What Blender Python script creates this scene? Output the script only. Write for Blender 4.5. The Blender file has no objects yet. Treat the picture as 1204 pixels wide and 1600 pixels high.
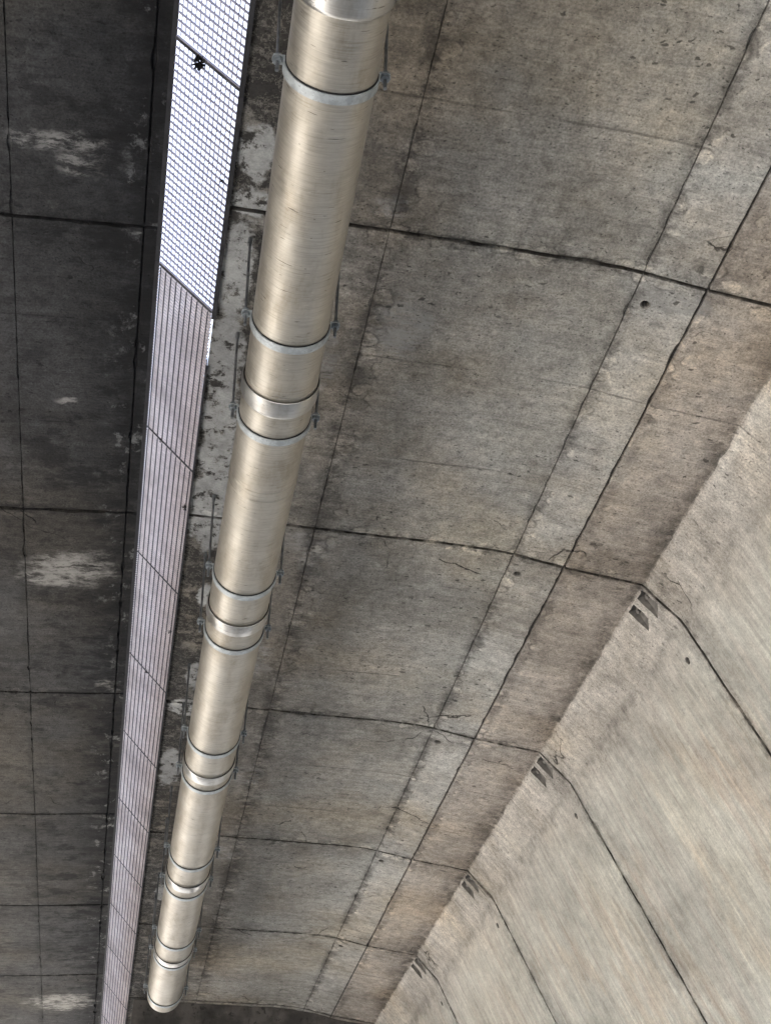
import bpy, bmesh, math, random
import numpy as np
from mathutils import Vector, Matrix, noise
random.seed(7)
scene = bpy.context.scene
COL = scene.collection
H = 1.6                                   # eye height above the ground

# ------------------------------------------------------------------ camera
cam = bpy.data.cameras.new("camera"); camo = bpy.data.objects.new("camera", cam); COL.objects.link(camo)
R = ((0.98112808, -0.11681803, -0.15408190), (-0.19330302, -0.61174271, -0.76707549), (-0.00465023, 0.78238380, -0.62277922))
camo.matrix_world = Matrix(((R[0][0], R[0][1], R[0][2], 0), (R[1][0], R[1][1], R[1][2], 0), (R[2][0], R[2][1], R[2][2], H), (0, 0, 0, 1)))
cam.sensor_fit = 'VERTICAL'; cam.sensor_height = 36.0; cam.lens = 36.0 * 2000 / 1600
cam.clip_start = 0.05; cam.clip_end = 3000
scene.camera = camo

# ------------------------------------------------------------------ light
SUN_EL, SUN_AZ = math.radians(52), math.radians(-75)       # azimuth from +Y towards +X
w = bpy.data.worlds.new("World"); scene.world = w; w.use_nodes = True
nt = w.node_tree; bg = nt.nodes["Background"]
sky = nt.nodes.new("ShaderNodeTexSky"); sky.sky_type = 'NISHITA'; sky.sun_disc = False
sky.sun_elevation = SUN_EL; sky.sun_rotation = SUN_AZ; sky.dust_density = 3.0; sky.air_density = 1.0
hs = nt.nodes.new("ShaderNodeHueSaturation"); hs.inputs["Saturation"].default_value = .75          # hazy white sky
nt.links.new(sky.outputs[0], hs.inputs["Color"]); nt.links.new(hs.outputs[0], bg.inputs[0]); bg.inputs[1].default_value = 0.12
sl = bpy.data.lights.new("sun", 'SUN'); sl.energy = 4.0; sl.angle = math.radians(0.5); sl.color = (1, 0.965, 0.92)
so = bpy.data.objects.new("sun", sl); COL.objects.link(so)
sd = Vector((math.sin(SUN_AZ) * math.cos(SUN_EL), math.cos(SUN_AZ) * math.cos(SUN_EL), math.sin(SUN_EL)))
so.rotation_euler = sd.to_track_quat('Z', 'Y').to_euler(); so.location = (-20, 0, 30)
scene.view_settings.view_transform = 'Standard'; scene.view_settings.look = 'None'
scene.view_settings.exposure = 2.54; scene.view_settings.gamma = 1
scene.render.engine = 'CYCLES'
scene.cycles.use_denoising = True
scene.cycles.max_bounces = 8; scene.cycles.diffuse_bounces = 5
scene.cycles.sample_clamp_indirect = 12
scene.cycles.use_adaptive_sampling = True; scene.cycles.adaptive_threshold = .02


# ------------------------------------------------------------------ node helper
class G:
    def __init__(s, name):
        s.m = bpy.data.materials.new(name); s.m.use_nodes = True
        s.t = s.m.node_tree; s.n = s.t.nodes; s.b = s.n["Principled BSDF"]
    def link(s, a, b):
        if isinstance(a, (int, float)): b.default_value = a
        elif isinstance(a, tuple): b.default_value = a if len(a) == len(b.default_value) else tuple(a) + (1,)
        else: s.t.links.new(a, b)
    def pos(s): return s.n.new("ShaderNodeNewGeometry").outputs["Position"]
    def obj(s): return s.n.new("ShaderNodeTexCoord").outputs["Object"]
    def sep(s, v):
        k = s.n.new("ShaderNodeSeparateXYZ"); s.link(v, k.inputs[0]); return k.outputs
    def M(s, op, a, b=0.0, c=0.0, clamp=False):
        k = s.n.new("ShaderNodeMath"); k.operation = op; k.use_clamp = clamp
        s.link(a, k.inputs[0]); s.link(b, k.inputs[1]); s.link(c, k.inputs[2]); return k.outputs[0]
    def scale(s, v, sc, off=(0, 0, 0)):
        k = s.n.new("ShaderNodeMapping"); s.link(v, k.inputs[0]); k.inputs[3].default_value = sc; k.inputs[1].default_value = off
        return k.outputs[0]
    def noise(s, v, sc, det=4, rough=.55, dist=0):
        k = s.n.new("ShaderNodeTexNoise"); s.link(v, k.inputs["Vector"]); k.inputs["Scale"].default_value = sc
        k.inputs["Detail"].default_value = det; k.inputs["Roughness"].default_value = rough; k.inputs["Distortion"].default_value = dist
        return k.outputs[0]
    def noisec(s, v, sc, det=3):
        k = s.n.new("ShaderNodeTexNoise"); s.link(v, k.inputs["Vector"]); k.inputs["Scale"].default_value = sc; k.inputs["Detail"].default_value = det
        return k.outputs[1]
    def vor(s, v, sc, feat='F1', rnd=1.0):
        k = s.n.new("ShaderNodeTexVoronoi"); k.feature = feat; s.link(v, k.inputs["Vector"]); k.inputs["Scale"].default_value = sc
        k.inputs["Randomness"].default_value = rnd
        return k.outputs
    def sm(s, v, a, b, lo=0., hi=1.):                     # smoothstep a..b -> lo..hi
        k = s.n.new("ShaderNodeMapRange"); k.interpolation_type = 'SMOOTHSTEP'; s.link(v, k.inputs[0])
        if a > b: a, b, lo, hi = b, a, hi, lo
        for i, q in enumerate((a, b, lo, hi)): k.inputs[i + 1].default_value = q
        return k.outputs[0]
    def mix(s, f, a, b, mode='MIX'):
        k = s.n.new("ShaderNodeMix"); k.data_type = 'RGBA'; k.blend_type = mode
        s.link(f, k.inputs[0]); s.link(a, k.inputs[6]); s.link(b, k.inputs[7]); return k.outputs[2]
    def ramp(s, f, pts):
        k = s.n.new("ShaderNodeValToRGB"); s.link(f, k.inputs[0]); e = k.color_ramp.elements
        while len(e) < len(pts): e.new(.5)
        for q, (p, c) in zip(e, pts): q.position = p; q.color = tuple(c) + (1,)
        return k.outputs[0]
    def gray(s, v):                                       # value -> colour socket multiplies fine
        return v
    def addv(s, a, b, f):
        k = s.n.new("ShaderNodeVectorMath"); k.operation = 'MULTIPLY_ADD'; s.link(b, k.inputs[0]); k.inputs[1].default_value = (f, f, f); s.link(a, k.inputs[2])
        return k.outputs[0]
    def bump(s, h, st, dist):
        k = s.n.new("ShaderNodeBump"); k.inputs["Strength"].default_value = st; k.inputs["Distance"].default_value = dist
        s.link(h, k.inputs["Height"]); return k.outputs[0]
    def out(s, col, rough=.9, metal=0., normal=None, spec=None):
        s.link(col, s.b.inputs["Base Color"]); s.link(rough, s.b.inputs["Roughness"]); s.link(metal, s.b.inputs["Metallic"])
        if normal is not None: s.link(normal, s.b.inputs["Normal"])
        if spec is not None: s.link(spec, s.b.inputs["Specular IOR Level"])
        return s.m


def concrete(name, xramp, xlo, xhi, lines, patches, mortar, dark, gain, seam_y=(), soot=None, fill=(), cloud=.85, patchk=.75, ytone_soot=False):
    """lines: (x, half width m, strength); patches: (x, y, rx, ry) of pale lime stain; mortar: same, of smooth grey repair mortar"""
    g = G(name); P = g.pos(); O = g.obj(); x, y, z = g.sep(P); ly = g.sep(O)[1]
    warp = g.addv(P, g.noisec(P, 6, 4), .10); warp = g.addv(warp, g.noisec(P, 30, 3), .03)
    wx, wy, wz = g.sep(warp)
    wx = g.M('SUBTRACT', wx, .065); wy = g.M('SUBTRACT', wy, .065)
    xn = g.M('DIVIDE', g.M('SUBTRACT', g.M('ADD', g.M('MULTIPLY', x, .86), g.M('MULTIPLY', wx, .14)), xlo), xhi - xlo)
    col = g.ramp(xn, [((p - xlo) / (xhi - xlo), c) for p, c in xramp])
    # slow blotches, greenish grey against tan
    big = g.noise(P, .55, 5, .6)
    col = g.mix(g.M('MULTIPLY', g.sm(big, .42, .68), g.sm(x, 3.3, 3.8, 1., .25) if xhi > 3 else 1.), col, g.mix(1.0, col, (1.08, 1.0, .88), 'MULTIPLY'))
    bl = g.noise(P, 1.5, 6, .65)
    col = g.mix(1.0, col, g.ramp(bl, [(.25, (.66,) * 3), (.5, (1,) * 3), (.75, (1.25,) * 3)]), 'MULTIPLY')
    # board marks and wash streaks running across the girder
    st = g.noise(g.scale(P, (1.6, 22, 1.6)), 1.0, 5, .6)
    if xhi > 3:                                            # long pink and green rain streaks down the web
        bd = g.noise(g.scale(P, (.8, 8.5, .8)), 1.0, 6, .66)
        col = g.mix(g.sm(x, 3.5, 3.9), col, g.mix(1.0, col, g.ramp(bd, [(.30, (.88, .82, .78)), (.42, (.97, .945, .925)), (.54, (1.0, 1.01, .99)), (.66, (1.10, 1.10, 1.07)), (.78, (1.22, 1.22, 1.19))]), 'MULTIPLY'))
    st2 = g.noise(g.scale(P, (5, 70, 5)), 1.0, 3, .6)
    wm = g.sm(x, 3.2, 3.7, .45, .55) if xhi > 3 else .5
    col = g.mix(wm, col, g.mix(1.0, col, g.ramp(st, [(.3, (.70, .69, .68)), (.5, (1, 1, 1)), (.72, (1.28, 1.28, 1.26))]), 'MULTIPLY'))
    if xhi > 3:                                            # sharp thin board scratches
        sx = g.noise(g.scale(P, (1.1, 55, 1.1), (4, 2, 9)), 1.0, 3, .6)
        col = g.mix(g.sm(x, 3.5, 3.8, .25, 1.0), col, g.mix(1.0, col, g.ramp(sx, [(.28, (.84, .83, .82)), (.40, (.98,) * 3), (.60, (1, 1, 1)), (.72, (1.22, 1.22, 1.20))]), 'MULTIPLY'))
    if xhi > 3:                                            # broad pinkish and brown washes, dark pores
        pk = g.noise(g.scale(P, (.9, 2.4, .9), (2, 7, 1)), 1.0, 6, .68)
        col = g.mix(g.M('MULTIPLY', g.sm(x, 3.5, 3.9), g.sm(pk, .48, .66, 0, .65)), col, g.mix(1.0, col, (.93, .83, .755), 'MULTIPLY'))
    calm = g.sm(x, 3.4, 3.8, 1.0, .45) if xhi > 3 else 1.0
    col = g.mix(g.M('MULTIPLY', calm, .6), col, g.mix(1.0, col, g.ramp(st2, [(.3, (.8,) * 3), (.6, (1.1,) * 3)]), 'MULTIPLY'))
    # grain
    gr = g.noise(P, 75, 4, .75)
    col = g.mix(calm, col, g.mix(1.0, col, g.ramp(gr, [(.3, (.55,) * 3), (.5, (1,) * 3), (.7, (1.42,) * 3)]), 'MULTIPLY'))
    mott = g.noise(P, 13, 5, .7)
    col = g.mix(calm, col, g.mix(1.0, col, g.ramp(mott, [(.3, (.70,) * 3), (.5, (1,) * 3), (.7, (1.25,) * 3)]), 'MULTIPLY'))
    cl = g.noise(P, .95, 7, .68, .6)
    col = g.mix(g.M('MULTIPLY', calm, cloud), col, g.mix(1.0, col, g.ramp(cl, [(.30, (.62, .585, .54)), (.42, (.85, .825, .79)), (.52, (1.02, 1.0, .98)), (.66, (1.16, 1.175, 1.16))]), 'MULTIPLY'))
    # repair mortar, smooth and bluish grey, and lime stains
    def ellipses(lst):
        acc = None
        for (ex, ey, rx, ry) in lst:
            dx = g.M('DIVIDE', g.M('SUBTRACT', wx, ex), rx); dy = g.M('DIVIDE', g.M('SUBTRACT', wy, ey), ry)
            q = g.M('ADD', g.M('MULTIPLY', dx, dx), g.M('MULTIPLY', dy, dy))
            acc = q if acc is None else g.M('MINIMUM', acc, q)
        return acc
    pit_keep = 1.0
    if patches:
        e = ellipses(patches); n = g.M('ADD', g.M('MULTIPLY', g.noise(g.scale(warp, (7, 26, 7)), 1.0, 6, .74), .65), g.M('MULTIPLY', g.noise(P, 5, 4, .6), .35))
        f = g.M('MULTIPLY', g.sm(g.M('ADD', e, g.M('MULTIPLY', g.M('SUBTRACT', g.noise(P, 6, 4, .65), .5), 3.2)), 1.5, .2), g.sm(n, .42, .55))
        col = g.mix(g.M('MULTIPLY', f, patchk), col, (.40, .39, .37))
    # soot and dirt bleeding along edges and joints
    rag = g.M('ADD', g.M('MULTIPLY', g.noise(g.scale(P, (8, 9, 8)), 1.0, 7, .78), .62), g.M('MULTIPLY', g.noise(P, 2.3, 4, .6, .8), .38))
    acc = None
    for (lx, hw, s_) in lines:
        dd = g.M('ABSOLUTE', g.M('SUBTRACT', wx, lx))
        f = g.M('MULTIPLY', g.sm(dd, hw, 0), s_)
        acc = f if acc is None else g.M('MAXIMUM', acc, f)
    sg = g.n.new("ShaderNodeAttribute"); sg.attribute_type = 'OBJECT'; sg.attribute_name = "seg_len"
    d0 = g.M('ABSOLUTE', ly); d1 = g.M('ABSOLUTE', g.M('SUBTRACT', ly, sg.outputs["Fac"]))
    de = g.M('MINIMUM', d0, d1)
    dew = g.M('ADD', de, g.M('MULTIPLY', g.M('SUBTRACT', mott, .5), .18))
    acc = g.M('MAXIMUM', acc, g.sm(dew, .10, 0, 0, .75))
    acc = g.M('MAXIMUM', acc, g.sm(dew, .55, .02, 0, .30))
    if xhi > 3:                                            # ragged black-brown run-off stain that stops at the drip arris
        b_ = g.M('MULTIPLY', g.sm(g.M('ADD', wx, g.M('MULTIPLY', g.M('SUBTRACT', g.noise(P, 1.9, 5, .65), .5), .5)), 3.14, 3.36), g.M('LESS_THAN', x, 3.338)); acc = g.M('MAXIMUM', acc, g.M('MULTIPLY', b_, .8))
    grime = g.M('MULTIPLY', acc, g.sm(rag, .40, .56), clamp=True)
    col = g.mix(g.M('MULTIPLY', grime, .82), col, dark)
    if mortar:
        e = ellipses(mortar)
        e = g.M('ADD', e, g.M('MULTIPLY', g.M('SUBTRACT', rag, .5), 4.2)); e = g.M('ADD', e, g.M('MULTIPLY', g.M('SUBTRACT', g.noise(P, 7, 4, .6), .5), 3.0))
        f = g.M('MULTIPLY', g.M('MULTIPLY', g.sm(e, 1.7, .95), .95), g.sm(g.noise(warp, 9, 7, .78), .38, .47))
        mcol = g.mix(g.sm(bl, .35, .7), (.29, .295, .295), (.43, .44, .435))
        mcol = g.mix(1.0, mcol, g.ramp(gr, [(.3, (.8,) * 3), (.7, (1.15,) * 3)]), 'MULTIPLY'); mcol = g.mix(1.0, mcol, g.ramp(mott, [(.3, (.72,) * 3), (.6, (1.08,) * 3)]), 'MULTIPLY')
        col = g.mix(f, col, mcol); pit_keep = g.M('SUBTRACT', 1.0, f)
        # tarry black growth between the repairs along the deck edge
        tar = g.M('MULTIPLY', g.M('MULTIPLY', g.sm(wx, .40, .28), g.sm(g.noise(warp, 5, 6, .7), .38, .50)), pit_keep)
        col = g.mix(g.M('MULTIPLY', tar, .85), col, (.018, .017, .017))
        veins = g.M('MULTIPLY', g.sm(g.M('ABSOLUTE', g.M('SUBTRACT', g.noise(warp, 9, 5, .75), .5)), .02, .004), g.M('MULTIPLY', g.sm(wx, .34, .2), pit_keep))
        col = g.mix(g.M('MULTIPLY', veins, .35), col, (.34, .32, .28))
    if soot:
        f = g.M('MULTIPLY', g.sm(wx, soot[0], soot[1]), g.sm(g.noise(g.scale(P, (4, 7, 4)), 1., 6, .7), .36, .6))
        col = g.mix(g.M('MULTIPLY', f, .8), col, dark)
        f2 = g.M('MULTIPLY', g.sm(wx, soot[0] + .15, soot[1]), g.sm(g.noise(g.scale(warp, (7, 5, 7)), 1., 6, .75), .56, .66))
        col = g.mix(g.M('MULTIPLY', f2, .6), col, (.20, .205, .205))
    cv = g.vor(g.scale(warp, (1, 1.25, 1)), 8.5); cr = g.sep(cv[1])
    near = g.sm(g.M('ADD', de, g.M('MULTIPLY', g.M('SUBTRACT', bl, .5), .35)), .13, .06)
    if xhi > 3: near = g.M('MAXIMUM', near, g.sm(g.M('ABSOLUTE', g.M('SUBTRACT', wx, .98)), .11, .04)); near = g.M('MAXIMUM', near, g.sm(g.M('ABSOLUTE', g.M('SUBTRACT', wx, 2.79)), .07, .02)); near = g.M('MAXIMUM', near, g.sm(g.M('ABSOLUTE', g.M('SUBTRACT', wx, 2.42)), .06, .02)); near = g.M('MULTIPLY', near, g.sm(x, 3.2, 3.3, 1, 0))
    chip = g.M('MULTIPLY', g.M('MULTIPLY', near, g.M('GREATER_THAN', cr[0], .62)), g.sm(cv[0], .62, .40))
    col = g.mix(g.M('MULTIPLY', chip, .55), col, g.mix(1.0, col, (1.75, 1.72, 1.66), 'MULTIPLY'))
    rim = g.M('MULTIPLY', g.M('MULTIPLY', near, g.M('GREATER_THAN', cr[0], .62)), g.M('MULTIPLY', g.sm(cv[0], .50, .58), g.sm(cv[0], .70, .60)))
    col = g.mix(g.M('MULTIPLY', rim, .35), col, dark)
    if ytone_soot: col = g.mix(1.0, col, g.ramp(g.M('MULTIPLY', g.M('ADD', wy, g.M('MULTIPLY', cl, 2.0)), .05), [(.15, (.74, .76, .80)), (.35, (1.05, 1.06, 1.08)), (.65, (1.8, 1.76, 1.68))]), 'MULTIPLY')  # tone ramp along Y: darker and cooler near, lighter and warmer far
    if ytone_soot:
        sb = g.noise(g.scale(P, (2.2, 3.4, 2.2), (9, 4, 2)), 1.0, 7, .74)
        col = g.mix(g.M('MULTIPLY', g.sm(sb, .50, .62, 0, .8), g.sm(wx, -1.5, -.5, .5, 1.0)), col, (.013, .013, .014))
    # blow holes: two sizes, only some cells
    def pits(sc, r, thr, squash):
        v = g.vor(g.scale(warp, squash), sc); c = g.sep(v[1])
        rr = g.M('MULTIPLY', g.M('MAXIMUM', g.M('SUBTRACT', c[0], thr), 0.0), r / (1 - thr))
        return g.sm(g.M('SUBTRACT', v[0], rr), .06, -.03)
    p1 = g.M('MULTIPLY', pits(5.5, .20, .78, (.8, 1.3, .8)), g.sm(g.noise(P, 22, 3, .7), .34, .6))
    p2 = pits(26, .3, .66, (.6, 1.2, .6))
    zone = g.sm(g.noise(P, .9, 3, .5, .4), .42, .62, .15, 1.0); p1 = g.M('MULTIPLY', p1, zone); p2 = g.M('MULTIPLY', p2, zone)
    p3 = pits(70, .34, .7, (.6, 1.2, .6))
    pit = g.M('MULTIPLY', g.M('MAXIMUM', g.M('MAXIMUM', g.M('MULTIPLY', p1, .8), g.M('MULTIPLY', p2, .8)), g.M('MULTIPLY', p3, .65)), pit_keep)
    if xhi > 3: pit = g.M('MULTIPLY', pit, g.sm(x, 3.45, 3.75, 1.0, .28)); pit_keep = g.M('MULTIPLY', pit_keep, g.sm(x, 3.5, 3.7, 1., .0))
    col = g.mix(g.M('MULTIPLY', pit, .85), col, tuple(q * .8 for q in dark))
    # hairline cracks, gathered near the joints
    cw = g.addv(P, g.noisec(P, 3.0, 5), .30)
    ce = g.vor(cw, 1.25, 'DISTANCE_TO_EDGE')[0]
    ck = g.M('MULTIPLY', g.sm(ce, .009, .002), g.M('MAXIMUM', g.sm(g.M('ADD', de, g.M('MULTIPLY', bl, .5)), .72, .50), g.sm(g.noise(P, .9, 2), .60, .66)))
    ck = g.M('MULTIPLY', ck, g.sm(g.noise(P, 2.2, 3), .53, .60))
    # faint shutter seams across the girder
    for sy in seam_y:
        q = g.M('ABSOLUTE', g.M('SUBTRACT', g.M('ADD', ly, g.M('MULTIPLY', g.M('SUBTRACT', mott, .5), .012)), sy))
        ck = g.M('MAXIMUM', ck, g.M('MULTIPLY', g.sm(q, .010, .003), g.sm(bl, .45, .60, .0, .5)))
    ck = g.M('MULTIPLY', ck, pit_keep)
    col = g.mix(g.M('MULTIPLY', ck, .85), col, tuple(q * .7 for q in dark))
    # weathered filler lying in the open joints
    fil = g.sm(de, .0145, .0115)
    for (lx, hw) in fill: fil = g.M('MAXIMUM', fil, g.sm(g.M('ABSOLUTE', g.M('SUBTRACT', x, lx)), hw, hw - .003))
    col = g.mix(g.M('MULTIPLY', fil, .9), col, g.mix(g.sm(mott, .3, .7), tuple(q * 1.3 for q in dark), tuple(q * 4.5 for q in dark)))
    if gain != 1: col = g.mix(1.0, col, (gain,) * 3, 'MULTIPLY')
    h = g.M('ADD', g.M('MULTIPLY', gr, .25), g.M('MULTIPLY', mott, .6))
    h = g.M('ADD', h, g.M('MULTIPLY', st2, .4))
    h = g.M('SUBTRACT', h, g.M('MULTIPLY', pit, .8)); h = g.M('SUBTRACT', h, g.M('MULTIPLY', ck, 1.0))
    return g.out(col, .92, 0, g.bump(h, .55, .012), .25)


RIGHT_PATCH = [(1.10, 5.10, .17, .28), (.71, 5.53, .08, .17), (.72, 5.28, .07, .06), (.96, 7.45, .11, .24), (.71, 8.87, .13, .30), (.87, 11.02, .15, .24),
               (.82, 12.72, .18, .23), (.90, 4.26, .12, .08), (2.60, 4.56, .20, .08), (.84, 7.27, .14, .14)]
MORTAR = [(.15, 4.05, .08, .14), (.15, 4.36, .10, .08), (.12, 4.89, .09, .36), (.13, 5.55, .10, .38), (.16, 6.13, .11, .30), (.17, 6.45, .12, .18), (.18, 6.99, .14, .46),
          (.23, 8.08, .05, .12), (.24, 9.26, .05, .21), (.21, 9.80, .14, .11), (.16, 10.95, .09, .31), (.26, 13.95, .08, .18)]
LEFT_PATCH = [(-.90, 4.46, .28, .08), (-.76, 4.59, .16, .10), (-.80, 8.48, .36, .24), (-1.0, 8.62, .22, .12), (-.83, 6.55, .10, .03), (-.91, 19.2, .49, .36), (-.51, 10.26, .10, .09)]
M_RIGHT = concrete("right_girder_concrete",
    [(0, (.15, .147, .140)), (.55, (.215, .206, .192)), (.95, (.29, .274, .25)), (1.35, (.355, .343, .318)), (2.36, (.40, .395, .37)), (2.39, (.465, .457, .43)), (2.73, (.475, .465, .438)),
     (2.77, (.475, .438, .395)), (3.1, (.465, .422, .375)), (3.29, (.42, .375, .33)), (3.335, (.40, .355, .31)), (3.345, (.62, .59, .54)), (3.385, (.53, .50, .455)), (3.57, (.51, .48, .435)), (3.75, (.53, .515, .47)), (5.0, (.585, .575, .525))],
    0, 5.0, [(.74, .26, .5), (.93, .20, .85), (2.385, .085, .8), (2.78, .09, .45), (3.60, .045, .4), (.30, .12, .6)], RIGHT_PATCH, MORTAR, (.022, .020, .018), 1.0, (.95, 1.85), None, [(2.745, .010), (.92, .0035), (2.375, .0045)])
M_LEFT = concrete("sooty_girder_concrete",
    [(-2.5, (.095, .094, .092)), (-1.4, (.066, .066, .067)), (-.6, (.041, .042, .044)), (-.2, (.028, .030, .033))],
    -2.5, 0, [(-.42, .14, .9), (-1.19, .05, .35)], LEFT_PATCH, [], (.009, .009, .010), 1.0, (.77, 1.75), soot=(-.85, -.45), fill=[(-.425, .007)], cloud=.6, patchk=.6, ytone_soot=True)


def simple(name, c1, c2, sc, rough, metal, bumpd=.002, spec=None, spots=None):
    g = G(name); P = g.pos(); n = g.noise(P, sc, 5, .6)
    col = g.mix(g.sm(n, .38, .62), c1, c2)
    if spots:
        v = g.noise(P, sc * 3.1, 4, .7); col = g.mix(g.sm(v, .56, .66, 0, .8), col, spots)
    return g.out(col, g.sm(n, .3, .7, rough - .08, rough + .08), metal, g.bump(g.noise(P, sc * 4, 3), .4, bumpd), spec)


M_PIER = simple("pier_concrete", (.05, .046, .042), (.12, .11, .10), 3, .93, 0, .02, None, (.02, .019, .018))
M_JOINT = simple("joint_filler", (.012, .012, .012), (.03, .028, .026), 8, .95, 0)
M_RECESS = simple("pocket_mortar", (.17, .16, .145), (.27, .25, .225), 14, .95, 0, .006)
M_GALV = simple("galvanised_steel", (.44, .47, .48), (.58, .62, .63), 24, .52, .55, .001, None, (.34, .36, .37))
M_ROD = simple("weathered_rod_steel", (.16, .17, .18), (.27, .28, .29), 20, .5, .8)
M_NUT = simple("dull_zinc", (.20, .225, .24), (.30, .33, .35), 40, .5, .5, .001)
M_RUBBER = simple("black_rubber", (.012, .012, .012), (.022, .022, .022), 20, .8, 0)
M_STEELDK = simple("dark_grimy_steel", (.045, .046, .052), (.10, .10, .11), 9, .6, .3)
M_ANGLE = simple("black_grimy_angle", (.012, .012, .015), (.03, .03, .035), 9, .7, .1)
M_MESH = simple("open_mesh_steel", (.34, .32, .39), (.45, .43, .50), 20, .6, .2)
M_TWIG = simple("dead_leaf_twig", (.010, .009, .008), (.03, .025, .02), 20, .9, 0)


def pipe_mat(name, c1, c2, rough, streak, metal=1.0):
    g = G(name); P = g.pos(); O = P
    a = g.noise(g.scale(O, (7, 150, 7)), 1., 4, .65)
    b = g.noise(g.scale(O, (14, 420, 14)), 1., 2, .6)
    n = g.noise(O, 2.2, 5, .6)
    col = g.mix(g.sm(n, .36, .66), c1, c2)
    col = g.mix(streak, col, g.mix(1., col, g.ramp(a, [(.30, (.72, .70, .66)), (.5, (1, 1, 1)), (.7, (1.16, 1.17, 1.18))]), 'MULTIPLY'))
    sc_ = g.noise(g.scale(O, (10, 90, 10), (3, 1, 2)), 1., 2, .5)
    col = g.mix(g.sm(sc_, .69, .74, 0, .75), col, (.10, .085, .07))
    du = g.noise(O, 5.5, 6, .68); dw = g.noise(g.scale(O, (6, 2.2, 6)), 1., 5, .7)
    col = g.mix(1., col, g.ramp(dw, [(.34, (.80, .77, .73)), (.5, (1, 1, 1)), (.68, (1.06, 1.07, 1.09))]), 'MULTIPLY')
    lw = g.noise(g.scale(O, (22, 160, 22), (5, 3, 1)), 1., 2, .5)
    col = g.mix(g.sm(lw, .68, .73, 0, .5), col, (.72, .69, .62))
    v = g.vor(g.scale(O, (1, 1.6, 1)), 16); k = g.sep(v[1])
    sp = g.M('MULTIPLY', g.sm(v[0], .11, .05), g.M('GREATER_THAN', k[0], .86))
    col = g.mix(g.M('MULTIPLY', sp, .6), col, (.12, .10, .085))
    r = g.M('ADD', g.sm(a, .3, .7, rough - .06, rough + .08), g.sm(du, .35, .65, -.05, .08))
    h = g.M('ADD', a, g.M('MULTIPLY', b, .5))
    return g.out(col, r, metal, g.bump(h, .30 * streak, .0020))


M_PIPE = pipe_mat("tan_brushed_metal", (.50, .462, .395), (.555, .52, .452), .47, .85, .86)
M_COLLAR = pipe_mat("bright_brushed_metal", (.54, .53, .50), (.60, .59, .565), .36, .5, .95)


def grate_mat():
    g = G("galvanised_grating"); P = g.pos()
    n = g.noise(P, 2.6, 5, .6); m = g.noise(P, 30, 3, .6)
    col = g.ramp(n, [(.3, (.56, .49, .46)), (.5, (.75, .67, .64)), (.68, (.87, .80, .77))])
    col = g.mix(1., col, g.ramp(m, [(.3, (.85,) * 3), (.7, (1.1,) * 3)]), 'MULTIPLY')
    return g.out(col, .6, .15, g.bump(m, .3, .001))


M_GRATE = grate_mat()


# ------------------------------------------------------------------ object helpers
def link(o, parent=None, loc=(0, 0, 0)):
    COL.objects.link(o)
    if parent is not None:
        o.parent = parent; o.location = Vector(loc) - Vector(parent["_w"])
        o["_w"] = tuple(loc)
    else:
        o.location = loc; o["_w"] = tuple(loc)
    return o


def tag(o, label, cat=None, group=None, kind=None):
    if label: o["label"] = label
    if cat: o["category"] = cat
    if group: o["group"] = group
    if kind: o["kind"] = kind
    return o


def thing(name, label, cat, loc, group=None):
    o = bpy.data.objects.new(name, None); o.empty_display_size = .2
    link(o, None, loc); return tag(o, label, cat, group)


def drift(y): return -.018 * max(0.0, 5.0 - y)               # the near lengths of pipe are slightly out of line


class MB:
    """collects geometry given in world coordinates"""
    def __init__(s): s.v = []; s.f = []
    def add(s, vs, fs):
        o = len(s.v); s.v += [tuple(q) for q in vs]; s.f += [tuple(i + o for i in q) for q in fs]
    def box(s, c, e):                                      # centre, three half-extent vectors
        c = Vector(c); a, b, d = [Vector(q) for q in e]
        vs = [c + i * a + j * b + k * d for i in (-1, 1) for j in (-1, 1) for k in (-1, 1)]
        s.add(vs, [(0, 1, 3, 2), (4, 6, 7, 5), (0, 4, 5, 1), (2, 3, 7, 6), (0, 2, 6, 4), (1, 5, 7, 3)])
    def cyl(s, a, b, r, n=10, r2=None):
        a, b = Vector(a), Vector(b); r2 = r if r2 is None else r2
        q = (b - a).to_track_quat('Z', 'Y'); vs = []
        for p, rr in ((a, r), (b, r2)):
            for i in range(n):
                t = 2 * math.pi * i / n; vs.append(p + q @ Vector((math.cos(t) * rr, math.sin(t) * rr, 0)))
        fs = [(i, (i + 1) % n, n + (i + 1) % n, n + i) for i in range(n)] + [tuple(range(n))[::-1], tuple(range(n, 2 * n))]
        s.add(vs, fs)
    def lathe(s, cx, cz, prof, n=64, closed=False):        # profile (radius, y) round an axis parallel to Y
        vs = [(cx + drift(yy) + r * math.cos(2 * math.pi * i / n), yy, cz + r * math.sin(2 * math.pi * i / n)) for (r, yy) in prof for i in range(n)]
        fs = []; m = len(prof)
        for k in range(m if closed else m - 1):
            k2 = (k + 1) % m
            for i in range(n):
                j = (i + 1) % n; fs.append((k * n + i, k2 * n + i, k2 * n + j, k * n + j))
        s.add(vs, fs)
    def build(s, name, mat, parent=None, loc=None, smooth=35, props=None):
        loc = loc if loc is not None else (parent["_w"] if parent is not None else s.v[0])
        me = bpy.data.meshes.new(name)
        L = Vector(loc)
        me.from_pydata([tuple(Vector(q) - L) for q in s.v], [], s.f)
        me.materials.append(mat)
        bm = bmesh.new(); bm.from_mesh(me); bmesh.ops.recalc_face_normals(bm, faces=bm.faces); bm.to_mesh(me); bm.free()
        if smooth:
            me.shade_smooth(); me.set_sharp_from_angle(angle=math.radians(smooth))
        o = bpy.data.objects.new(name, me)
        for k, q in (props or {}).items(): o[k] = q
        return link(o, parent, loc)


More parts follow.
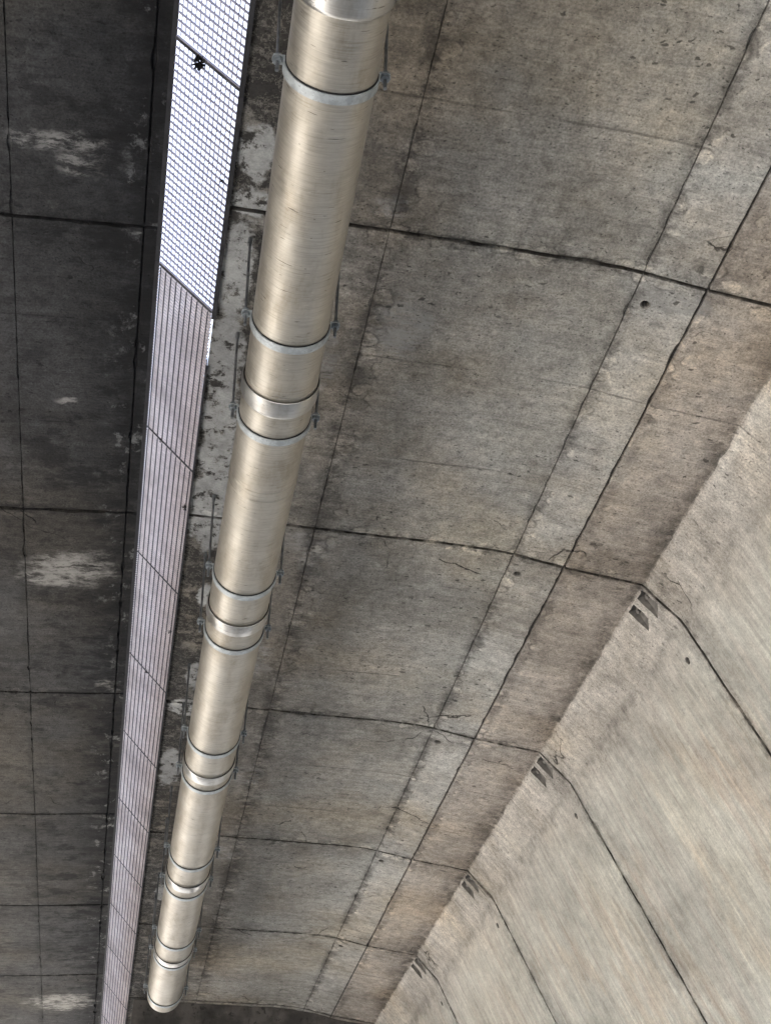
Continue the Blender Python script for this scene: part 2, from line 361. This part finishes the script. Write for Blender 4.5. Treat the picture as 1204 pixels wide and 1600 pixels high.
# ------------------------------------------------------------------ bridge girders
def nz(x, y, z, s): return noise.noise((x * s, y * s, z * s))


def dens(pts, step):
    out = []
    for (a, b) in zip(pts[:-1], pts[1:]):
        n = max(1, int(math.hypot(b[0] - a[0], b[1] - a[1]) / step + .5))
        out += [(a[0] + (b[0] - a[0]) * i / n, a[1] + (b[1] - a[1]) * i / n) for i in range(n)]
    return out + [pts[-1]]


def notch(a, b, w, d):
    """a->b with a groove of width w and depth d at b's place (b = groove centre); returns the groove points"""
    return [(b - w / 2, 0), (b - w / 2 + .002, d), (b + w / 2 - .002, d), (b + w / 2, 0)]


def soffit_z(prof, x):
    for (a, b) in zip(prof[:-1], prof[1:]):
        if min(a[0], b[0]) - 1e-6 <= x <= max(a[0], b[0]) + 1e-6 and abs(a[0] - b[0]) > 1e-6:
            return a[1] + (b[1] - a[1]) * (x - a[0]) / (b[0] - a[0])
    return prof[-1][1]


XE = .036
R_SOFF = [(XE, 5.545), (.7, 5.555), (1.4, 5.555), (2.0, 5.556), (2.25, 5.545), (2.37, 5.53), (2.5, 5.505), (2.74, 5.46), (3.33, 5.385), (3.44, 5.262), (3.585, 5.11)]
R_WEB = [(3.62, 5.04), (4.76, 2.59)]
R_REST = [(4.80, 2.55), (7.0, 2.55), (7.04, 2.59), (8.2, 5.1), (8.5, 5.4), (10.6, 5.56), (10.6, 5.86), (XE, 5.84)]
L_SOFF = [(-.335, 5.985), (-1.2, 5.905), (-1.7, 5.872), (-2.3, 5.86), (-2.7, 5.81), (-3.63, 5.70), (-3.88, 5.42)]
L_WEB = [(-3.92, 5.35), (-5.06, 2.95)]
L_REST = [(-5.10, 2.90), (-7.3, 2.90), (-7.34, 2.95), (-8.5, 5.4), (-8.8, 5.7), (-10.9, 5.86), (-10.9, 6.3), (-.335, 6.28)]


def segment(parent, side, y0, L, mat, fine, label=None, grooves=(), recesses=(), rag_edge=None):
    """one cast segment: lower skin finely gridded with open grooves, the rest of the box plain"""
    soff, web, rest = (R_SOFF, R_WEB, R_REST) if side > 0 else (L_SOFF, L_WEB, L_REST)
    step = .05 if fine else 5
    pts = []                                               # (x, z, groove depth, tag)
    xs = [p[0] for p in soff]
    if fine:
        gr = sorted(grooves, key=lambda q: q[0] * side)
        base = dens(soff, step)
        pl = [(x, z, 0) for x, z in base]
        for (gx, gw, gd) in gr:
            pl = [q for q in pl if abs(q[0] - gx) > gw / 2 + .012]
            zz = soffit_z(soff, gx)
            add = [(gx - side * gw / 2, 0), (gx - side * (gw / 2 - .0015), gd), (gx + side * (gw / 2 - .0015), gd), (gx + side * gw / 2, 0)]
            pl += [(ax, soffit_z(soff, ax), ad) for ax, ad in add]
        for rc in recesses:
            for bx in rc['x']:
                if bx <= 3.6:
                    pl = [q for q in pl if abs(q[0] - bx) > .009 or q[2] > 0]
                    pl.append((bx, soffit_z(soff, bx), 0))
        pl.sort(key=lambda q: q[0] * side)
        wb = dens(web, .07)
        for rc in recesses:
            for bx in rc['x']:
                if bx > 3.6:
                    wb = [q for q in wb if abs(q[0] - bx) > .012] + [(bx, soffit_z(web, bx))]
        wb.sort(key=lambda q: q[0] * side)
        pts = pl + [(x, z, 0) for x, z in wb]
    else:
        pts = [(x, z, 0) for x, z in soff] + [(x, z, 0) for x, z in web]
    nc = len(pts)
    # inward normals
    nor = []
    for i in range(nc):
        a = pts[max(0, i - 1)]; b = pts[min(nc - 1, i + 1)]
        tx, tz = b[0] - a[0], b[1] - a[1]; l = math.hypot(tx, tz) or 1
        nx, nz_ = -tz / l, tx / l
        if nz_ < 0: nx, nz_ = -nx, -nz_
        if i == 0 or abs(tx) < 1e-5: pass
        nor.append((nx, nz_))
    nor[0] = (0, 1)
    gwid = .013
    if fine:
        rows = [(0, .030), (gwid - .002, .028), (gwid, 0)]
        n = int((L - 2 * gwid) / .022); ys = [gwid + (L - 2 * gwid) * i / n for i in range(1, n)]
        for rc in recesses:
            for by in rc['y']:
                ys = [q for q in ys if abs(q - by) > .011] + [by]
        rows += [(q, 0) for q in sorted(ys)] + [(L - gwid, 0), (L - gwid + .002, .028), (L, .030)]
    else:
        rows = [(0, .03), (gwid, 0), (L - gwid, 0), (L, .03)]
    V = []; nr = len(rows)
    for r, (yy, dep) in enumerate(rows):
        Y = y0 + yy
        edge = fine and (r in (2, nr - 3) or r in (1, nr - 2))
        for i, (x, z, gd) in enumerate(pts):
            d = max(dep, gd)
            px, py, pz = x, Y, z
            if fine:
                d += .0035 * nz(x, Y, z, 2.1) + .0012 * nz(x, Y, z, 11)
                if edge:                                    # ragged arris beside the joint
                    k = max(0, nz(x + 31, Y, z, 7) - .15) * .035 + .006 * nz(x, Y + 9, z, 24)
                    py += k * (1 if r < nr / 2 else -1)
                    if r in (2, nr - 3): d += max(0, nz(x + 3, Y, z, 9) - .2) * .012
                if gd > 0 or (0 < i < nc - 1 and (pts[i - 1][2] > 0 or pts[i + 1][2] > 0)):
                    s_ = 1 if (pts[min(nc - 1, i + 1)][2] > 0 and gd == 0) or (gd > 0 and pts[i - 1][2] == 0) else -1
                    k = max(0, nz(x, Y, z + 5, 8) - .1) * .03 + .004 * nz(x, Y, z, 30)
                    px -= s_ * side * k * (.6 if gd > 0 else 1)
                if side > 0 and rag_edge and abs(x - rag_edge) < .03:
                    k = .022 * nz(x * .2, Y, 0, 13) + .016 * nz(x * .2, Y + 40, 3, 34)
                    d += k * (1 - abs(x - rag_edge) / .03)
                if i == 0: px += .006 * nz(3, Y, 0, 9) + .004 * nz(3, Y, 8, 31)
            V.append((px + nor[i][0] * d, py, pz + nor[i][1] * d + H))
    cut = set(); holes = []
    if fine:
        for rc in recesses:
            c0 = min(range(nc), key=lambda i: abs(pts[i][0] - rc['x'][0])); c1 = min(range(nc), key=lambda i: abs(pts[i][0] - rc['x'][1]))
            r0 = min(range(nr), key=lambda i: abs(rows[i][0] - rc['y'][0])); r1 = min(range(nr), key=lambda i: abs(rows[i][0] - rc['y'][1]))
            cut |= {(r, c) for r in range(r0, r1) for c in range(c0, c1)}
            per = [(r0, c) for c in range(c0, c1)] + [(r, c1) for r in range(r0, r1)] + [(r1, c) for c in range(c1, c0, -1)] + [(r, c0) for r in range(r1, r0, -1)]
            n_ = nor[(c0 + c1) // 2]
            if rc['kind'] == 'pocket':                       # lower end of the pocket is cut on the slant
                T = (Vector(V[r0 * nc + c1]) - Vector(V[r0 * nc + c0])).normalized()
                for rr in range(r0, r1 + 1):
                    V[rr * nc + c1] = tuple(Vector(V[rr * nc + c1]) - T * .055 * (1 - (rr - r0) / (r1 - r0)))
            holes.append((rc, [r * nc + c for r, c in per], Vector((n_[0], 0, n_[1]))))
    mb = MB(); mb.v = V
    for r in range(nr - 1):
        for c in range(nc - 1):
            if (r, c) not in cut:
                a = r * nc + c; mb.f.append((a, a + 1, a + nc + 1, a + nc))
    # remainder of the box and the closing end faces
    o = len(mb.v); m = len(rest)
    for yy in (0.0, L):
        mb.v += [(x, y0 + yy, z + H) for x, z in rest]
    for k in range(m - 1):
        mb.f.append((o + k, o + k + 1, o + m + k + 1, o + m + k))
    def colstrip(c, k):
        for r in range(nr - 1):
            pass
    e0 = [r * nc + nc - 1 for r in range(nr)]; mb.f.append(tuple(e0) + (o + m, o))
    e1 = [r * nc for r in range(nr)]; mb.f.append((o + m - 1, o + 2 * m - 1) + tuple(e1[::-1]))
    mb.f.append(tuple(range(nc)) + tuple(o + k for k in range(m)))
    mb.f.append(tuple((nr - 1) * nc + c for c in range(nc)) + tuple(o + m + k for k in range(m)))
    extra = []
    for rc, loop, n_ in holes:
        if rc['kind'] == 'pocket':
            for i in loop:
                q = mb.v[i]; mb.v[i] = (q[0] + .008 * nz(q[0], q[1], 1, 26), q[1] + .009 * nz(q[0], q[1], 7, 26), q[2] - .006 * nz(q[0], q[1], 1, 26))
        P = [Vector(mb.v[i]) for i in loop]; cen = sum(P, Vector()) / len(P)
        if rc['kind'] == 'hole':                            # web round the mouth stays in the segment, the bore is a part
            rad = rc['r']; ax = Vector((0, 1, 0)); bx = n_.cross(ax)
            ang = [math.atan2((q - cen).dot(bx), (q - cen).dot(ax)) for q in P]
            o2 = len(mb.v)
            mb.v += [tuple(cen + ax * math.cos(t) * rad * 1.3 + bx * math.sin(t) * rad * 1.3) for t in ang]
            k = len(loop)
            mb.f += [(loop[i], loop[(i + 1) % k], o2 + (i + 1) % k, o2 + i) for i in range(k)]
            b = MB(); rings = [(1.3, 0), (1.0, .008), (.98, .12)]
            vs = [cen + n_ * dd + (ax * math.cos(t) + bx * math.sin(t)) * rad * f for f, dd in rings for t in ang]
            fs = [(q * k + i, q * k + (i + 1) % k, (q + 1) * k + (i + 1) % k, (q + 1) * k + i) for q in range(2) for i in range(k)] + [tuple(2 * k + i for i in range(k))]
            b.add(vs, fs); extra.append(('drain_hole', b, M_RECESS))
        else:
            k = len(loop); b = MB(); ymin = min(p.y for p in P); ymax = max(p.y for p in P)
            xmin = min(p.x for p in P); xmax = max(p.x for p in P)
            vs = list(P)
            for q in P:                                     # floor dips steeply at the upper end and runs out at the lower
                t = (q.x - xmin) / (xmax - xmin)
                s_ = (q - cen) * .86
                vs.append(cen + s_ + n_ * (.052 * (1 - t) + .016 + .006 * nz(q.x, q.y, q.z, 30)))
            fs = [(i, (i + 1) % k, k + (i + 1) % k, k + i) for i in range(k)] + [tuple(k + i for i in range(k))]
            b.add(vs, fs)
            cc = cen + n_ * .05 + Vector((-.03, -.01, .02))
            b.cyl(cc - n_ * .03, cc + n_ * .01, .016, 12)
            extra.append(('anchor_pocket', b, M_RECESS))
    seg = mb.build("concrete_segment", mat, parent, (0, y0, 0), 32, {"seg_len": L})
    for nm, b, mt in extra: b.build(nm, mt, seg, seg["_w"], 30)
    return seg


girder_r = thing("bridge_girder", "pale grey concrete box girder right of the pipe, with sloping web and anchor pockets", "bridge girder", (5.9, 6.0, 2.55 + H), "concrete bridge girders")
girder_l = thing("bridge_girder", "soot blackened concrete girder left of the metal grating, with white stain patches", "bridge girder", (-6.2, 6.0, 2.90 + H), "concrete bridge girders")
RJ = [-17.0, -14.3, -11.6, -8.9, -6.3, -3.65, -.95, 1.72, 4.42, 7.12, 9.73, 12.37, 14.92, 17.60, 20.25, 22.9, 25.5, 28.2, 30.9]
LJ = [-15.8, -13.2, -10.6, -8.0, -5.4, -2.95, -.4, 2.26, 5.0, 7.74, 10.43, 12.97, 15.53, 18.05, 20.6, 23.1, 25.6, 28.1, 30.7]
rec = [dict(kind='pocket', x=(3.345, 3.485), y=(.040, .150)), dict(kind='pocket', x=(3.345, 3.485), y=(.225, .335)),
       dict(kind='hole', x=(2.42, 2.50), y=(.17, .25), r=.024), dict(kind='hole', x=(3.655, 3.715), y=(.155, .255), r=.022)]
for a, b in zip(RJ[:-1], RJ[1:]):
    fine = a > 1 and a < 17
    gro = [(.92, .005, .010), (2.375, .008, .012)] + ([(2.745, .020, .022)] if a < 14.8 else [])
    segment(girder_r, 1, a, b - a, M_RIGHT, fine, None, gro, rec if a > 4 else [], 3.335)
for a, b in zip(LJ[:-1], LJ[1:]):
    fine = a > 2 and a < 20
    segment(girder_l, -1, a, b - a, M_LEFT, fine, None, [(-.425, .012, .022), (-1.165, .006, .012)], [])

# joint filler deep in the grooves, one strip along each joint
for gi, JJ, soff, web in ((girder_r, RJ, R_SOFF, R_WEB), (girder_l, LJ, L_SOFF, L_WEB)):
    pass

# ------------------------------------------------------------------ pier carrying the right girder
pier = thing("bridge_pier", "rough dark concrete pier head closing the far end of the soffit, behind the pipe end", "pier", (1.9, 18.5, 0))
mb = MB(); n1, n2 = 70, 30
def prow(x, t):
    zt = soffit_z(R_SOFF, max(XE, min(3.4, x))) - .004
    z = zt - t * 1.5
    return (x, 17.69 + .035 * nz(x, 3, z, 3) + .02 * nz(x, 8, z, 11) + .25 * t, z + H)
vs = [prow(.10 + 3.22 * i / n1, j / n2) for j in range(n2 + 1) for i in range(n1 + 1)]
fs = [(j * (n1 + 1) + i, j * (n1 + 1) + i + 1, (j + 1) * (n1 + 1) + i + 1, (j + 1) * (n1 + 1) + i) for j in range(n2) for i in range(n1)]
mb.add(vs, fs)
k0 = len(mb.v)
mb.add([(.10, 19.1, 5.54 + H), (3.32, 19.1, 5.38 + H), (3.32, 19.1, 4.0 + H), (.10, 19.1, 4.04 + H)], [(0, 1, 2, 3)])
W_ = n1 + 1
mb.f.append((0, k0, k0 + 3) + tuple(j * W_ for j in range(n2, 0, -1)))
mb.f.append((k0 + 1,) + tuple(j * W_ + n1 for j in range(n2 + 1)) + (k0 + 2,))
mb.f.append(tuple(n2 * W_ + i for i in range(n1 + 1)) + (k0 + 2, k0 + 3))
mb.f.append((k0,) + tuple(range(n1 + 1)) + (k0 + 1,))
mb.build("pier_head", M_PIER, pier, None, 40)
mb = MB(); mb.cyl((1.9, 18.5, 0), (1.9, 18.5, 4.1 + H), .48, 40); mb.build("pier_column", M_PIER, pier)

# ------------------------------------------------------------------ the pipe
PX, PZ, PR = .435, 4.93 + H, .200
pipe = thing("drain_pipe", "long tan brushed metal pipe with bright silver couplings, hung under the bridge", "pipe", (PX, 8.5, PZ - PR))
CY = [.85, 2.62, 5.005, 7.21, 9.45, 11.72, 13.80]         # start of each coupling
YEND = 15.42
ends = CY + [YEND]
for i, c in enumerate(CY):
    y0 = c + .012; y1 = ends[i + 1] + (.07 if i < len(CY) - 1 else 0)
    mb = MB(); n = 96
    ys = np.linspace(y0 + .05, y1, 40)
    prof = [(PR + .0004 * nz(1, q, 2, 3), q) for q in ys]
    for sy in ([5.80, 5.88] if i == 2 else []):             # a welded seam with two beads
        prof = [q for q in prof if abs(q[1] - sy) > .03] + [(PR, sy - .008), (PR + .0035, sy - .003), (PR + .0035, sy + .003), (PR, sy + .008)]
    lip = ends[i + 1] - .035
    if i < len(CY) - 1:                                     # insertion mark rolled into the end of each length
        prof = [q for q in prof if abs(q[1] - lip) > .02] + [(PR, lip - .006), (PR - .003, lip - .002), (PR - .003, lip + .002), (PR, lip + .006)]
    prof.sort(key=lambda q: q[1]); mb.lathe(PX, PZ, prof, n)
    sec = mb.build("pipe_section", M_PIPE, pipe, None, 25)
for c in CY:
    mb = MB()
    prof = [(PR - .001, c + .03), (PR + .006, c + .03), (PR + .007, c + .002), (PR + .009, c), (PR + .0125, c + .002), (PR + .013, c + .006), (PR + .013, c + .112),
            (PR + .0115, c + .119), (PR + .006, c + .121), (PR + .0045, c + .128), (PR + .001, c + .135), (PR - .001, c + .14)]
    mb.lathe(PX, PZ, prof, 96); cl = mb.build("coupling", M_COLLAR, pipe, None, 25)
    mb = MB(); mb.lathe(PX, PZ, [(PR - .001, c + .010), (PR + .0065, c + .010), (PR + .0065, c + .028), (PR - .001, c + .028)], 96)
    mb.build("sealing_ring", M_RUBBER, cl, cl["_w"], 25)
mb = MB(); n = 64; rb = .26; vs = []; K = 18                # elbow turning up into the deck
for k in range(K + 1):
    t = math.pi / 2 * k / K
    cy, cz = YEND + rb * math.sin(t), PZ + rb * (1 - math.cos(t))
    for i in range(n):
        a = 2 * math.pi * i / n; r_ = PR
        vs.append((PX + r_ * math.cos(a), cy + r_ * math.sin(a) * -math.sin(t) * -1 * -1 if False else cy - r_ * math.sin(a) * math.sin(t), cz + r_ * math.sin(a) * math.cos(t)))
for i in range(n):
    a = 2 * math.pi * i / n; vs.append((PX + PR * math.cos(a), YEND + rb - PR * math.sin(a), 5.54 + H))
fs = [(k * n + i, k * n + (i + 1) % n, (k + 1) * n + (i + 1) % n, (k + 1) * n + i) for k in range(K + 1) for i in range(n)]
mb.add(vs, fs); mb.build("pipe_elbow", M_PIPE, pipe, None, 40)


# ------------------------------------------------------------------ strap hangers
def hexnut(mb, c, r, h):
    vs = [(c[0] + r * math.cos(math.pi / 3 * i), c[1] + r * math.sin(math.pi / 3 * i), c[2] + s * h / 2) for s in (-1, 1) for i in range(6)]
    mb.add(vs, [(i, (i + 1) % 6, 6 + (i + 1) % 6, 6 + i) for i in range(6)] + [(5, 4, 3, 2, 1, 0), (6, 7, 8, 9, 10, 11)])


def make_hanger():
    root = thing("pipe_hanger", "", "pipe hanger", (PX, 0, PZ))
    wd, th = .046, .006
    def sweep(r0, r1, ya, yb, lug):
        m = MB(); path = []; N = 48
        pin = []
        if lug: pin = [(-(r1 + .052), .030)]
        def ring(rr, z_up):
            p = [(-rr * math.cos(math.pi * i / N), -rr * math.sin(math.pi * i / N)) for i in range(N + 1)]
            return p
        a = ring(r0, 0); b = ring(r1, 0)
        if lug:
            a = [(-r0 - .050, .022 + th), (-r0, .022 + th)] + a + [(r0, .022 + th), (r0 + .050, .022 + th)]
            b = [(-r0 - .050, .022), (-r1, .022)] + b + [(r1, .022), (r0 + .050, .022)]
        k = len(a); vs = []
        for yy in (ya, yb):
            vs += [(PX + q[0], yy, PZ + q[1]) for q in a] + [(PX + q[0], yy, PZ + q[1]) for q in b]
        f = []
        for i in range(k - 1):
            f += [(i, i + 1, 2 * k + i + 1, 2 * k + i), (k + i, 3 * k + i, 3 * k + i + 1, k + i + 1), (i, k + i, k + i + 1, i + 1), (2 * k + i, 2 * k + i + 1, 3 * k + i + 1, 3 * k + i)]
        f += [(0, 2 * k, 3 * k, k), (k - 1, 2 * k - 1, 4 * k - 1, 3 * k - 1)]
        m.add(vs, f); return m
    sweep(PR + .005, PR + .005 + th, -wd / 2, wd / 2, True).build("strap", M_GALV, root, None, 40)
    sweep(PR + .0005, PR + .0045, -wd / 2 - .006, wd / 2 + .004, False).build("rubber_liner", M_RUBBER, root, None, 40)
    for s in (-1, 1):
        xx = PX + s * (PR + .036)
        lean = (-.012 if s < 0 else .014)
        top = (xx + lean, 0, 5.548 + H); bot = (xx - lean * .12, 0, PZ - .062)
        m = MB(); m.cyl(bot, top, .0075, 12)
        for i in range(9):                                   # thread ridges on the free end
            zz = bot[2] + .006 * i; m.cyl((bot[0], 0, zz), (bot[0], 0, zz + .003), .0085, 10)
        rod = m.build("hanger_rod", M_ROD, root, None, 40)
        m = MB(); m.cyl((top[0], 0, top[2] - .055), top, .0125, 12); m.build("anchor_socket", M_ROD, rod, rod["_w"], 40)
        for zz, hh in ((PZ + .022 - .010, .016), (PZ + .022 + th + .011, .016)):
            m = MB(); hexnut(m, (xx, 0, zz), .0205, hh); m.cyl((xx, 0, zz + (hh / 2 if zz < PZ + .02 else -hh / 2 - .003)), (xx, 0, zz + (hh / 2 + .003 if zz < PZ + .02 else -hh / 2)), .024, 20)
            m.build("nut", M_NUT, rod, rod["_w"], 30)
    return root


HY = [1.05, 3.12, 4.61, 5.33, 6.87, 7.54, 9.08, 9.715, 11.32, 12.02, 13.395, 13.99, 15.27]
HL = [None, "galvanised strap hanger nearest the camera, just under the coupling at the photo's top edge",
      "galvanised strap hanger a little above the second coupling from the top of the pipe",
      "galvanised strap hanger directly below the second coupling, above the welded pipe seam",
      "galvanised strap hanger halfway along the pipe, just above the third coupling from the top",
      "galvanised strap hanger just below the third coupling from the top of the pipe",
      "galvanised strap hanger just above the fourth coupling, beside a pale stain on the concrete",
      "galvanised strap hanger just below the fourth coupling from the top of the pipe",
      "thin looking strap hanger just above the second to last coupling of the pipe",
      "thin looking strap hanger just below the second to last coupling of the pipe",
      "small strap hanger just above the last and farthest coupling of the pipe",
      "small strap hanger just below the last and farthest coupling of the pipe",
      "farthest strap hanger, holding the rounded end of the pipe at the bottom of the photo"]


def copy_tree(o, parent=None):
    c = o.copy(); COL.objects.link(c)
    if parent is not None: c.parent = parent
    for ch in list(o.children): copy_tree(ch, c)
    return c


proto = make_hanger()
for i in range(1, len(HY)):
    h = proto if i == 1 else copy_tree(proto)
    h.location = (PX + drift(HY[i]), HY[i], PZ)
    tag(h, HL[i], "pipe hanger", "strap hangers along the pipe")

# ------------------------------------------------------------------ grating over the gap
GL = Vector((-.322, 0, 5.945 + H)); GR = Vector((.026, 0, 5.580 + H))
U = (GR - GL); UL = U.length; U.normalize(); Nn = Vector((-U.z, 0, U.x)); Nn = Nn if Nn.z > 0 else -Nn
YV = Vector((0, 1, 0))


def gp(u, yy, n=0): return GL + U * u + YV * yy + Nn * n


def panel(y0, y1, dense, label, right=0.0, ang0=None):
    t = thing("grating_panel", label, "grating", (-.15, y0, 5.76 + H), "grating panels over the gap between the girders")
    m = MB(); u1 = UL - right
    if dense: pit, th, dep = .025, .005, .018
    else: pit, th, dep = .044, .006, .012
    n = int((y1 - y0 - .016) / pit); pit = (y1 - y0 - .016) / n; n += 1
    for i in range(n):
        yy = y0 + .008 + pit * i
        ue = u1 + (random.uniform(-.004, .006) if dense else 0)
        m.box(gp(ue / 2, yy, dep / 2), (U * ue / 2, YV * th / 2, Nn * dep / 2))
    bb = m.build("bearing_bars", M_GRATE if dense else M_MESH, t, None, 0)
    if dense:                                                # lower faces of the bars take the darker mesh steel, for a hatched look
        bb.data.materials.append(M_MESH)
        for pf in bb.data.polygons:
            if pf.normal.dot(Nn) < -.9: pf.material_index = 1
    m = MB()
    k = 10 if dense else 15
    for i in range(k):
        u = u1 * (i + .5) / k
        if dense:                                            # cross rods with a slight twist, seen as notched dark lines
            m.box(gp(u, (y0 + y1) / 2, -.0032), (U * .0014, YV * ((y1 - y0) / 2 - .012), Nn * .003))
            yy = y0 + .02
            while yy < y1 - .02:
                m.box(gp(u, yy + pit / 2, -.0075), (U * .0026, YV * .004, Nn * .001)); yy += pit
        else:
            m.box(gp(u, (y0 + y1) / 2, .0155), (U * .0016, YV * ((y1 - y0) / 2 - .012), Nn * .0025))
    m.build("cross_rods", M_STEELDK if dense else M_MESH, t, None, 0)
    for yy in (y0 + .003, y1 - .003):
        m = MB(); m.box(gp(u1 / 2, yy, .004), (U * u1 / 2, YV * .003, Nn * .008)); m.build("end_bar", M_STEELDK, t, None, 0)
    m = MB(); m.box((-.334, (y0 + y1) / 2, 5.971 + H), ((.013, 0, 0), (0, (y1 - y0) / 2, 0), (0, 0, .005)))
    m.build("edge_angle", M_ANGLE, t, None, 0)
    a0 = y0 if ang0 is None else ang0
    hw = .007 if dense else .013
    m = MB(); m.box((.023 + hw, (a0 + y1) / 2, 5.532 + H), ((hw, 0, 0), (0, (y1 - a0) / 2, 0), (0, 0, .005))); m.box((.029, (a0 + y1) / 2, 5.567 + H), ((.003, 0, 0), (0, (y1 - a0) / 2, 0), (0, 0, .030)))
    m.build("edge_angle", M_ANGLE, t, None, 0)
    return t


GLAB = ["see-through grating panel at the top edge of the photo with bright sky behind it",
        "see-through grating panel with bright sky, between the debris clump and the first dense panel",
        "dense grating panel directly below the bright see-through one, beside the slot of sky",
        "second dense grating panel below the bright see-through ones",
        "third dense grating panel below the bright see-through ones",
        "fourth dense grating panel below the bright see-through ones",
        "fifth dense grating panel below the bright see-through ones",
        "sixth dense grating panel below the bright see-through ones",
        "seventh dense grating panel below the bright see-through ones",
        "eighth dense grating panel below the bright see-through ones",
        "ninth dense grating panel below the bright see-through ones",
        "tenth dense grating panel below the bright see-through ones, at the photo's bottom edge",
        "farthest dense grating panel, beyond the photo's bottom edge"]
gy = [2.28, 3.72, 5.23, 6.69, 8.15, 9.64, 11.04, 12.48, 13.92, 15.36, 16.80, 18.24, 19.7, 21.15]
gy0 = gy[0]
for i in range(len(gy) - 1):
    panel(gy[i] + .0012, gy[i + 1] - .0012, i >= 2, GLAB[i], .012 if i == 2 else 0.0, 5.62 if i == 2 else None)


# ------------------------------------------------------------------ debris caught on the grating
def debris(pos, r, n, label):
    m = MB(); c = Vector(pos)
    for i in range(n):
        d = Vector((random.gauss(0, 1), random.gauss(0, 1), random.gauss(0, .6))).normalized()
        a = c + d * r * random.uniform(0, .35); e = c + d * r * random.uniform(.5, 1.0)
        if i % 3:
            q = d.orthogonal().normalized() * r * random.uniform(.12, .3)
            mid = (a + e) / 2 + Vector((0, 0, -r * .1))
            m.add([a, mid + q, e, mid - q, mid + Vector((0, 0, .002))], [(0, 1, 4), (1, 2, 4), (2, 3, 4), (3, 0, 4)])
        else: m.cyl(a, e, r * .03 + .0006, 5)
    vs = m
    bmv = MB(); 
    o = vs.build("twig_clump", M_TWIG, None, tuple(c), 0)
    return tag(o, label, "twig clump")


def gpos(u, y): p = gp(u, y, -.012); return (p.x, p.y, p.z)
debris(gpos(UL * .40, 3.74), .050, 90, "dark clump of leaves and twigs stuck under the crossbar of the bright grating")
debris(gpos(UL * .93, 4.30), .022, 26, "small dark leaf scrap on the right edge of the bright grating")
debris(gpos(UL * .95, 7.10), .030, 26, "black scrap on the right edge of the dense grating, left of the pipe seam")
debris(gpos(UL * .33, 6.68), .022, 22, "small twig scrap on the crossbar at the far side of the first dense panel")
debris(gpos(UL * .95, 8.70), .022, 22, "black scrap on the right grating edge level with the third coupling")
debris(gpos(UL * .5, 9.62), .026, 22, "twig scrap on the grating crossbar level with the hanger below the third coupling")

# ------------------------------------------------------------------ ground
g = G("dusty_ground"); P = g.pos()
c = g.mix(g.sm(g.noise(P, .35, 6, .6), .35, .65), (.37, .357, .335), (.43, .42, .405))
c = g.mix(g.sm(g.noise(P, 9, 5, .7), .5, .7, 0, .5), c, (.24, .21, .17))
MG = g.out(c, .95, 0, g.bump(g.noise(P, 18, 4), .5, .02))
mb = MB(); s = 1500; N = 20
mb.add([(-s + 2 * s * i / N, -s + 2 * s * j / N, 0) for j in range(N + 1) for i in range(N + 1)],
       [(j * (N + 1) + i, j * (N + 1) + i + 1, (j + 1) * (N + 1) + i + 1, (j + 1) * (N + 1) + i) for j in range(N) for i in range(N)])
tag(mb.build("ground", MG, None, (0, 0, 0), 0), None, None, None, "structure")
for o in scene.objects:
    if "_w" in o: del o["_w"]
